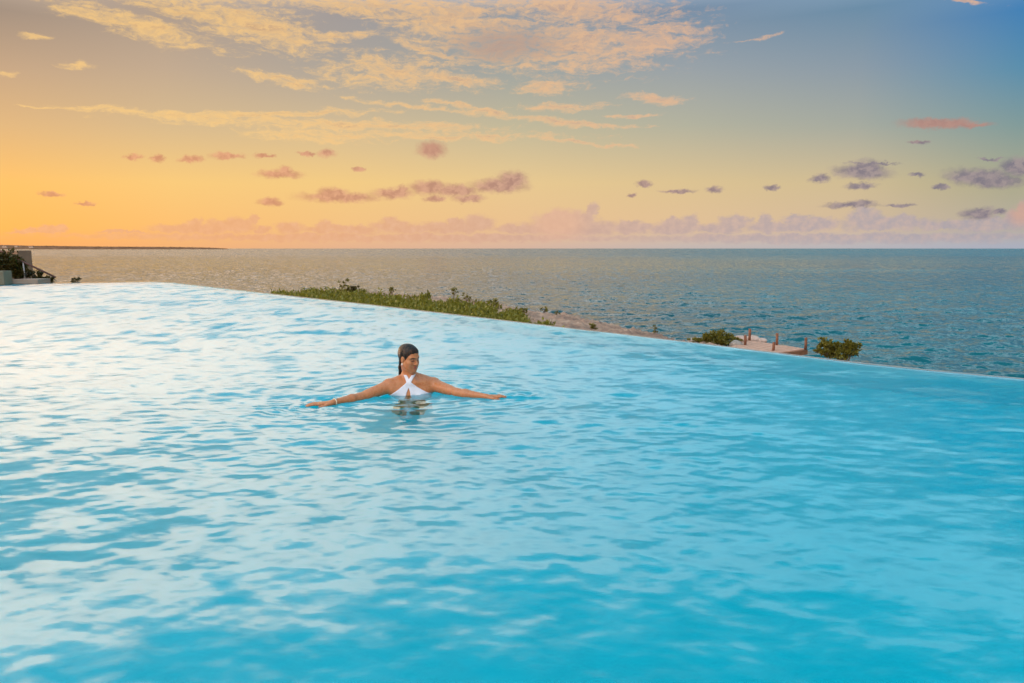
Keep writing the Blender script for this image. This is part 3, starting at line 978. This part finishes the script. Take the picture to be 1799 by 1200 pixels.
b = at_y(82, 498, ycl + 1.3)
bush('low_shrub', b, [(u(0), 0, u(7), u(12), u(10), u(6)), (u(10), 0, u(5), u(8), u(8), u(4))], 380, .08, M_dleaf, 'small dark shrub at the lower tip of the handrail', 'bush', M_brown, 'shrubs below the handrail', 73, .4, .015)
b = at_y(131, 498, ycl + 1.6)
bush('low_shrub', b, [(0, 0, u(5), u(8), u(7), u(4))], 150, .07, M_dleaf, 'tiny lone shrub on the far pool rim right of the handrail', 'bush', M_brown, 'shrubs below the handrail', 74, .4, .012)
hr = empty('handrail', at_y(42, 497, ycl + .4))
tag(hr, 'sloping dark wooden handrail on a slim post at the far left', 'handrail')
H0 = hr.location
a, b_ = at_y(-28, 427, ycl + .4), at_y(97.5, 487.2, ycl + .4)
mb = MB(); mb.tube([a - H0, b_ - H0], .032, 10); mb.build('rail', M_rail, hr, smooth=True)
a, b_ = at_y(44.5, 499, ycl + .4), at_y(40.5, 460, ycl + .4)
mb = MB(); mb.tube([a - H0, b_ - H0], .022, 10); mb.build('post', M_metal, hr, smooth=True)

# ------------------------------------------------------------------ far coast
def build_coast():
    prof = [(-260, 421), (-120, 426), (0, 430.2), (20, 430.5), (50, 431.6), (90, 431.8), (140, 432.6), (190, 433.2), (250, 433.4), (300, 433.8), (340, 434.3), (375, 435.2), (392, 436.2), (400, 436.8)]
    xs = np.linspace(-260, 400, 900)
    top = interp_px(prof, xs)
    g = np.random.default_rng(4)
    D = 5200.0
    kk = D / F
    rowsV = []
    tree = np.abs(vnoise(xs * 1.0, xs * 0, 9, 5, 5)) * 1.5 - .3
    tree = np.where(top > 436, 0, tree)
    hts = []
    for x, ty, tr in zip(xs, top, tree):
        p = at_y(x, ty, D); h = max(p.z + tr * kk * .8, SEA - 1)
        base = Vector((p.x, D, 0))
        hts.append((base.x, h))
    V = []
    for dy, f in ((-120, 0.0), (-100, .35), (-40, .62), (0, 1.0), (150, .9), (600, 0)):
        for bx, h in hts: V.append((bx * (D + dy) / D, D + dy, SEA - .8 + (h - SEA + .8) * f))
    n = len(xs); m = 6
    idx = np.arange(n * m).reshape(m, n)
    Fq = np.stack([idx[:-1, :-1], idx[:-1, 1:], idx[1:, 1:], idx[1:, :-1]], -1).reshape(-1, 4)

    def mat(t, b, tc):
        n1 = t.noise(t.vmath('MULTIPLY', tc.outputs['Object'], (.02, .02, .12)), 1, 5, .6)
        t.l.new(t.ramp(n1, [(.35, (.16, .075, .04)), (.65, (.30, .15, .085))]), b.inputs['Base Color'])
        b.inputs['Roughness'].default_value = 1; b.inputs['Specular IOR Level'].default_value = 0
    tag(link('coast_hills', np_mesh('coast_hills', V, Fq), material('coast_scrub', mat)), kind='structure')


build_coast()
M_house = material('coast_house_wall', base=(.66, .46, .34), rough=.9, var=.06, scale=.1)
M_roof = material('coast_house_roof', base=(.32, .15, .09), rough=.9, var=.1, scale=.1)
for i, (px, py, w, lab) in enumerate(((9, 433.6, 34, 'larger pale house on the distant coast near the left edge'), (29, 433.0, 22, 'pale house on the crest of the distant coast'), (55, 434.2, 30, 'small pale house low on the distant coast right of the others'))):
    c = at_y(px, py, 5040)
    root = empty('coast_house', (c.x, 5040, c.z - 5))
    tag(root, lab, 'house', 'houses on the distant coast')
    mb = MB(); mb.box((0, 0, 4), (w, 12, 9)); mb.build('wall', M_house, root)
    mb = MB()
    for s in (-1, 1):
        pass
    i0 = len(mb.v)
    for x in (-w / 2 - 1, w / 2 + 1):
        for y, z in ((-7, 8.5), (0, 12), (7, 8.5)): mb.v.append(Vector((x, y, z)))
    mb.f += [[0, 3, 4, 1], [1, 4, 5, 2], [0, 1, 2], [3, 5, 4], [0, 2, 5, 3]]
    mb.build('roof', M_roof, root)


# ------------------------------------------------------------------ the swimmer (implicit surface)
class Sdf:
    def __init__(self, lo, hi, vox):
        self.lo = np.array(lo, float); self.vox = vox
        self.n = np.ceil((np.array(hi) - self.lo) / vox).astype(int) + 1
        self.D = np.full(self.n, .1, np.float32)
        self.ax = [self.lo[i] + vox * np.arange(self.n[i]) for i in range(3)]

    def sub(self, lo, hi):
        a = np.clip(((np.array(lo) - self.lo) / self.vox).astype(int), 0, self.n)
        b = np.clip(((np.array(hi) - self.lo) / self.vox).astype(int) + 2, 0, self.n)
        sl = tuple(slice(i, j) for i, j in zip(a, b))
        X = np.meshgrid(*[self.ax[i][sl[i]] for i in range(3)], indexing='ij', sparse=True)
        return sl, X

    @staticmethod
    def smin(a, b, k):
        h = np.maximum(k - np.abs(a - b), 0) / k
        return np.minimum(a, b) - h * h * k * .25

    def cap(self, a, b, ra, rb, k=.02, sub=False, flat=None):
        a = np.asarray(a, float); b = np.asarray(b, float)
        m = max(ra, rb) + .045
        sl, (X, Y, Z) = self.sub(np.minimum(a, b) - m, np.maximum(a, b) + m)
        d = b - a; L2 = max(d @ d, 1e-9)
        t = np.clip(((X - a[0]) * d[0] + (Y - a[1]) * d[1] + (Z - a[2]) * d[2]) / L2, 0, 1)
        ex, ey, ez = X - a[0] - t * d[0], Y - a[1] - t * d[1], Z - a[2] - t * d[2]
        if flat: ez = ez / flat
        q = np.sqrt(ex ** 2 + ey ** 2 + ez ** 2) - (ra + (rb - ra) * t)
        if flat: q = q * min(flat, 1)
        self.comb(sl, q, k, sub)

    def ell(self, c, r, k=.02, M=None, sub=False):
        c = np.asarray(c, float); r = np.asarray(r, float)
        m = r.max() + .045
        sl, (X, Y, Z) = self.sub(c - m, c + m)
        x, y, z = X - c[0], Y - c[1], Z - c[2]
        if M is not None:
            x, y, z = [M[i][0] * x + M[i][1] * y + M[i][2] * z for i in range(3)]
        k0 = np.sqrt((x / r[0]) ** 2 + (y / r[1]) ** 2 + (z / r[2]) ** 2)
        k1 = np.sqrt((x / r[0] ** 2) ** 2 + (y / r[1] ** 2) ** 2 + (z / r[2] ** 2) ** 2) + 1e-9
        self.comb(sl, k0 * (k0 - 1) / k1, k, sub)

    def comb(self, sl, q, k, sub):
        if sub: self.D[sl] = -self.smin(-self.D[sl], q, k)
        else: self.D[sl] = self.smin(self.D[sl], q, k)

    def mesh(self, D=None, lo=None):
        g = vdb.FloatGrid(.1)
        g.copyFromArray(np.ascontiguousarray(self.D if D is None else D, dtype=np.float32))
        P, T, Q = g.convertToPolygons(0.0, 0.0)
        P = np.array(P) * self.vox + (self.lo if lo is None else lo)
        return P, np.array(Q)[:, ::-1] if len(Q) else np.array(T)


def person():
    B = Sdf((-.98, -.66, -1.25), (.90, .76, .42), .0042)
    mid = (SHL + SHR) / 2
    ax = (SHR - SHL); ax /= np.linalg.norm(ax)
    yaw = math.atan2(ax[1], ax[0])
    cy, sy = math.cos(yaw), math.sin(yaw)
    T = lambda x, y, z: np.array((mid[0] + cy * x - sy * y, mid[1] + sy * x + cy * y, z))
    MT = np.array([[cy, sy, 0], [-sy, cy, 0], [0, 0, 1]])
    zt = mid[2]
    # trunk
    B.ell(T(0, .01, zt - .10), (.150, .098, .15), .04, MT)
    B.ell(T(0, .01, zt - .24), (.130, .092, .16), .04, MT)
    B.ell(T(0, .012, zt - .38), (.115, .085, .12), .05, MT)
    B.ell(T(0, .02, zt - .53), (.160, .112, .12), .05, MT)
    for s in (-1, 1):
        B.ell(T(s * .075, .07, zt - .60), (.085, .08, .09), .04, MT)
        B.ell(T(s * .072, -.078, zt - .155), (.066, .056, .066), .03, MT)
        B.cap(T(s * .085, .02, zt - .58), T(s * .085, .18, zt - .93), .080, .054, .04)
        B.cap(T(s * .085, .18, zt - .93), T(s * .085, .50, zt - 1.10), .052, .034, .03)
        B.ell(T(s * .085, .30, zt - 1.00), (.048, .10, .055), .03, MT)
        B.cap(T(s * .085, .51, zt - 1.11), T(s * .085, .66, zt - 1.21), .030, .018, .03)
        # collar bone, trapezius, shoulder
        sh = SHL if s < 0 else SHR
        B.cap(T(s * .02, -.055, zt + .028), sh + np.array((0, -.015, .028)), .011, .015, .028)
        B.cap(T(s * .03, .035, zt + .075), sh + np.array((0, .015, .018)), .036, .034, .05)
        B.ell(sh + np.array((s * .006, 0, -.004)), (.056, .052, .052), .035)
        B.cap(sh + np.array((-s * .035, -.03, -.03)), T(s * .05, -.06, zt - .08), .038, .04, .045)
        B.cap(sh + np.array((-s * .03, .03, -.05)), T(s * .09, .03, zt - .2), .045, .045, .05)
    B.cap(T(-.10, .01, zt - .01), T(.10, .01, zt - .01), .062, .062, .05)
    # neck and head frame
    hc = loc(at_y(719, 629.5, 5.75))
    yw = R(50); pt = R(-9)
    f = np.array((math.sin(yw) * math.cos(pt), -math.cos(yw) * math.cos(pt), math.sin(pt)))
    sd_ = np.cross(f, (0, 0, 1.0)); sd_ /= np.linalg.norm(sd_)
    u_ = np.cross(sd_, f)
    HM = np.array([sd_, f, u_]); SC = .90
    W = lambda x, y, z: hc + SC * (sd_ * x + f * y + u_ * z)
    nb = T(-.006, .025, zt + .03)
    B.cap(nb, W(0, -.03, -.065), .054, .050, .03)
    B.cap(T(-.02, -.04, zt + .035), W(-.035, -.02, -.06), .014, .013, .03)
    B.cap(T(.018, -.04, zt + .035), W(.035, -.01, -.06), .014, .013, .03)
    e = lambda c, r, k=.015, sub=False: B.ell(W(*c), np.array(r) * SC, k, HM, sub)
    c_ = lambda a, b, ra, rb, k=.012, sub=False: B.cap(W(*a), W(*b), ra * SC, rb * SC, k, sub)
    e((0, -.018, .040), (.073, .094, .084))
    e((0, .034, .02), (.062, .056, .07), .03)
    e((0, .030, -.040), (.056, .056, .075), .03)
    for s in (-1, 1):
        c_((s * .056, -.005, -.052), (s * .018, .068, -.102), .018, .017, .03)
        e((s * .043, .052, -.026), (.022, .025, .02), .025)
        e((s * .034, .046, -.058), (.022, .030, .032), .035)
        c_((s * .012, .090, .022), (s * .045, .070, .024), .009, .010, .018)
    e((0, .070, -.102), (.021, .022, .019), .02)
    for s in (-1, 1):
        e((s * .031, .098, .006), (.017, .014, .012), .012, True)
        e((s * .031, .0785, .003), (.0145, .0125, .0115), .004)
    c_((0, .086, .014), (0, .112, -.026), .0085, .0105, .012)
    e((0, .112, -.030), (.012, .011, .010), .008)
    for s in (-1, 1): e((s * .012, .100, -.034), (.009, .010, .0075), .008)
    c_((-.017, .088, -.0615), (.017, .088, -.0615), .0062, .0062, .008)
    c_((0, .094, -.0610), (0, .094, -.0611), .0068, .0068, .008)
    c_((-.012, .090, -.0735), (.012, .090, -.0735), .0080, .0080, .008)
    c_((-.024, .0985, -.0672), (.024, .0985, -.0672), .0022, .0022, .003, True)
    for s in (-1, 1):
        e((s * .074, -.012, -.004), (.011, .019, .031), .006)
        e((s * .072, -.010, -.030), (.009, .010, .010), .006)
        e((s * .087, -.008, -.002), (.008, .010, .019), .006, True)
    # arms and hands
    for sh, el, wr, tp, s in ((SHL, ELL, WRL, TPL, -1), (SHR, ELR, WRR, TPR, 1)):
        B.cap(sh, el, .047, .037, .03)
        B.cap(sh + (el - sh) * .25 + np.array((0, 0, -.006)), sh + (el - sh) * .7 + np.array((0, 0, -.004)), .044, .036, .03)
        d = wr - el
        B.cap(el, el + d * .3, .036, .038, .02)
        B.cap(el + d * .3, wr, .038, .0225, .02)
        a = tp - wr; L = np.linalg.norm(a); a /= L
        b = np.cross((0, 0, 1.0), a); b /= np.linalg.norm(b)
        if b[1] > 0: b = -b
        n = np.cross(a, b); n = n if n[2] > 0 else -n
        pl = L * .50
        for o_ in (-.027, -.009, .009, .026):
            B.cap(wr + a * .004 + b * o_ * .55, wr + a * pl + b * o_, .0135, .0115, .016)
        fl = L * .50
        for o_, q, sp_ in ((-.029, .80, -.026), (-.010, .95, -.008), (.010, 1.0, .009), (.029, .90, .026)):
            k0 = wr + a * pl + b * o_
            k1 = k0 + (a * .5 + b * sp_ * .4) * fl * q + n * .006
            k2 = k1 + (a * .32 + b * sp_ * .3) * fl * q - n * .003
            k3 = k2 + (a * .20) * fl * q - n * .006
            B.cap(k0, k1, .0100, .0086, .004); B.cap(k1, k2, .0086, .0076, .004); B.cap(k2, k3, .0076, .0062, .004)
        t0 = wr + a * .02 + b * .022 - n * .004; t1 = wr + a * .055 + b * .05 - n * .008; t2 = wr + a * .085 + b * .058 - n * .010; t3 = wr + a * .107 + b * .055 - n * .012
        B.cap(t0, t1, .014, .0115, .012); B.cap(t1, t2, .0110, .0095, .005); B.cap(t2, t3, .0095, .0075, .005)
    P, Q = B.mesh()
    # skin colours: lips, brows, lashes, cheeks; darker at eye sockets and nostrils
    H = (P - hc) @ HM.T / SC
    x, y, z = H[:, 0], H[:, 1], H[:, 2]
    skin = np.array((.57, .205, .078))
    colr = np.tile(skin, (len(P), 1))

    def paint(mask, c):
        nonlocal colr
        m = np.clip(mask, 0, 1)[:, None]; colr = colr * (1 - m) + np.array(c) * m
    face = (y > .04)
    inside = lambda q, w: np.clip(.5 + (1 - q) / w, 0, 1)
    paint(face * inside(np.hypot(x / .022, (z + .066) / .0125), .5) * (y > .078), (.46, .10, .062))
    for s in (-1, 1):
        bx = np.abs(x - s * .033)
        bz = z - (.0245 - 6.0 * (x - s * .030) ** 2 )
        paint(face * inside(np.hypot(bx / .024, bz / .0072), .5), (.065, .028, .014))
        paint(face * inside(np.hypot((x - s * .031) / .0175, (z + .002) / .0065), .6), (.050, .022, .014))
        paint(.35 * face * inside(np.hypot((x - s * .031) / .021, (z - .006) / .010), .9), (.26, .085, .04))
        paint(face * inside(np.hypot((x - s * .008) / .005, (z + .041) / .003), .7), (.16, .05, .03))
        paint(.2 * inside(np.sqrt(((x - s * .048) / .024) ** 2 + ((y - .065) / .03) ** 2 + ((z + .03) / .018) ** 2), .9), (.58, .16, .075))
    me = np_mesh('body', P, Q)
    at = me.color_attributes.new('skin', 'FLOAT_COLOR', 'POINT')
    at.data.foreach_set('color', np.concatenate([colr, np.ones((len(P), 1))], 1).astype(np.float32).ravel())

    def skin_mat(t, b, tc):
        a_ = t.node('ShaderNodeAttribute'); a_.attribute_name = 'skin'
        n = t.noise(tc.outputs['Object'], 22, 4, .6)
        t.l.new(t.mix(t.maprange(n, .3, .7, 0, .22), a_.outputs['Color'], (.36, .12, .045)), b.inputs['Base Color'])
        t.l.new(t.maprange(t.noise(tc.outputs['Object'], 30, 3, .6), .35, .65, .18, .46), b.inputs['Roughness'])
        b.inputs['Subsurface Weight'].default_value = .12
        b.inputs['Subsurface Radius'].default_value = (.9, .3, .15)
        b.inputs['Subsurface Scale'].default_value = .006
    root = empty('person', (O.x, O.y, -1.3))
    tag(root, 'woman with wet dark hair in a white halter bikini, arms spread on the pool water', 'person')
    off = Vector((0, 0, 1.3))
    link('body', me, material('tanned_skin', skin_mat), root, off)

    # bikini: bands wrapped over the body surface
    sl, (X, Y, Z) = B.sub((-.3, -.2, -.62), (.3, .2, .16))
    Db = B.D[sl]
    pz = lambda px, py: loc(at_y(px, py, 5.65))[[0, 2]]
    X3 = X + 0 * Y + 0 * Z; Y3 = Y + 0 * X + 0 * Z; Z3 = Z + 0 * X + 0 * Y

    def band(pts, w):
        q = np.full(X3.shape, 1.0)
        for (p, w0), (r_, w1) in zip(zip(pts[:-1], w[:-1]), zip(pts[1:], w[1:])):
            d = r_ - p; t_ = np.clip(((X3 - p[0]) * d[0] + (Z3 - p[1]) * d[1]) / (d @ d), 0, 1)
            q = np.minimum(q, np.hypot(X3 - p[0] - t_ * d[0], Z3 - p[1] - t_ * d[1]) - (w0 + (w1 - w0) * t_))
        return q
    mm = .001 * 1000 / 206.0 / 1000 * 1000   # metres per photo pixel / 1000 helper
    px2m = 1 / 206.0
    b1 = band([pz(704.5, 654), pz(717, 674), pz(725.5, 685.5), pz(738, 703)], [2.1 * px2m, 3.2 * px2m, 6.6 * px2m, 16 * px2m])
    b2 = band([pz(728.5, 654), pz(717, 674), pz(709, 685.5), pz(697, 704)], [2.1 * px2m, 3.2 * px2m, 6.6 * px2m, 16 * px2m])
    front = Y3 - (mid[1] + .03)
    neckz = zt + .055
    reg = np.where(Z3 > neckz, np.minimum(b1, b2), np.maximum(np.minimum(b1, b2), front))
    chest = np.maximum(np.abs(Z3 - (zt - .185)) - .045, -1)      # under-bust wrap
    reg = np.minimum(reg, np.where(Z3 < zt - .12, chest, 1))
    pleat = .0012 * np.sin((X3 * .75 + Z3) * 420)
    top = np.maximum(Db - .0055 - pleat, reg)
    top = np.maximum(top, -(Db + .012))
    PB, QB = B.mesh(top, [B.ax[i][sl[i]][0] for i in range(3)])
    M_cloth = material('white_swim_fabric', base=(.78, .74, .80), rough=.75, var=.04, scale=30)
    link('bikini_top', np_mesh('bikini_top', PB, QB), M_cloth, root, off)
    sl2, (X, Y, Z) = B.sub((-.3, -.2, -.72), (.3, .25, -.38))
    Dp = B.D[sl2]
    Z3 = Z + 0 * X + 0 * Y; X3 = X + 0 * Y + 0 * Z
    rg = np.maximum(np.abs(Z3 - (zt - .60)) - .09, np.abs(X3 - mid[0]) * .55 - (Z3 - (zt - .70)))
    bt = np.maximum(np.maximum(Dp - .005, rg), -(Dp + .012))
    PB, QB = B.mesh(bt, [B.ax[i][sl2[i]][0] for i in range(3)])
    link('bikini_bottom', np_mesh('bikini_bottom', PB, QB), M_cloth, root, off)

    # hair: slicked back shell with a wet length hanging behind the neck
    Hh = Sdf(hc - .2, hc + .16, .0035)
    eh = lambda c, r, k=.015, sub=False: Hh.ell(W(*c), np.array(r) * SC, k, HM, sub)
    eh((0, -.018, .040), (.073, .094, .084))
    eh((0, .034, .02), (.062, .056, .07), .03)
    eh((0, .030, -.040), (.056, .056, .075), .03)
    sl3, (X, Y, Z) = Hh.sub(hc - .3, hc + .3)
    hx, hy, hz = [HM[i][0] * (X - hc[0]) + HM[i][1] * (Y - hc[1]) + HM[i][2] * (Z - hc[2]) for i in range(3)]
    hx, hy, hz = hx / SC, hy / SC, hz / SC
    # hairline: low behind the ear, over the ear, down the temple, then up over the forehead
    gl = np.interp(hy, [-.2, -.045, -.034, -.02, .004, .022, .036, .055, .075, .095], [-.085, -.085, -.02, .026, .020, -.006, .016, .046, .066, .074])
    line = (gl - hz) * .62
    groove = .0010 * np.sin(np.arctan2(hx, hz + .02) * 46 + hy * 25)
    thin = .0025 + .0085 * np.clip((hz - gl) / .055, 0, 1)          # the wet hair lies flat where it meets the skin
    strand = .004 * np.sin(hx * 310) * np.sin(hx * 143 + 1.0)
    Hh.D = np.maximum(Hh.D - thin + groove, line * SC + strand * (hy > .01)).astype(np.float32)
    tip = loc(at_y(702, 659.5, 5.86))
    r1 = W(0, -.085, .02); r2 = W(.0, -.088, -.045)
    Hh.cap(W(0, -.075, .06), r1, .045, .042, .03)
    Hh.cap(r1, r2, .040, .030, .02)
    Hh.cap(r2, tip * .45 + r2 * .55, .031, .025, .015)
    Hh.cap(tip * .45 + r2 * .55, tip, .025, .010, .012)
    for s in (-1, 1): Hh.cap(W(s * .058, -.035, .02), W(s * .040, -.068, -.06), .020, .018, .02)
    PH, QH = Hh.mesh()

    def hair_mat(t, b, tc):
        n = t.noise(t.vmath('MULTIPLY', tc.outputs['Object'], (90, 90, 18)), 1, 4, .6)
        t.l.new(t.ramp(n, [(.36, (.008, .004, .003)), (.52, (.026, .012, .007)), (.7, (.085, .042, .022))]), b.inputs['Base Color'])
        b.inputs['Roughness'].default_value = .42; b.inputs['Specular IOR Level'].default_value = .3
    link('hair', np_mesh('hair', PH, QH), material('wet_dark_hair', hair_mat), root, off)
    # earrings, bracelet
    M_pearl = material('pearl', base=(.85, .80, .74), rough=.2, var=.03)
    for s in (-1, 1):
        g = Sdf(W(s * .077, -.008, -.05) - .03, W(s * .077, -.008, -.05) + .03, .0015)
        g.ell(W(s * .077, -.008, -.052), (.0062, .0062, .0085), .004)
        g.ell(W(s * .077, -.008, -.041), (.0028, .0028, .005), .003)
        PE, QE = g.mesh()
        link('earring', np_mesh('earring', PE, QE), M_pearl, root, off)
    c = WRL + (ELL - WRL) * .06; d = (ELL - WRL) / np.linalg.norm(ELL - WRL)
    a1 = np.cross(d, (0, 0, 1.0)); a1 /= np.linalg.norm(a1); a2 = np.cross(d, a1)
    mb = MB(); ring = [c + (a1 * math.cos(q) + a2 * math.sin(q)) * .0285 for q in np.linspace(0, 2 * math.pi, 29)]
    mb.tube(ring, .0042, 8, cap=False)
    mb.build('bracelet', material('pale_gold', base=(.80, .66, .48), rough=.3, var=.05), root, smooth=True, loc=off)


person()
S.cycles.use_adaptive_sampling = True
S.cycles.adaptive_threshold = .02
S.cycles.max_bounces = 12
S.cycles.transmission_bounces = 8
S.cycles.caustics_refractive = True
S.cycles.caustics_reflective = True
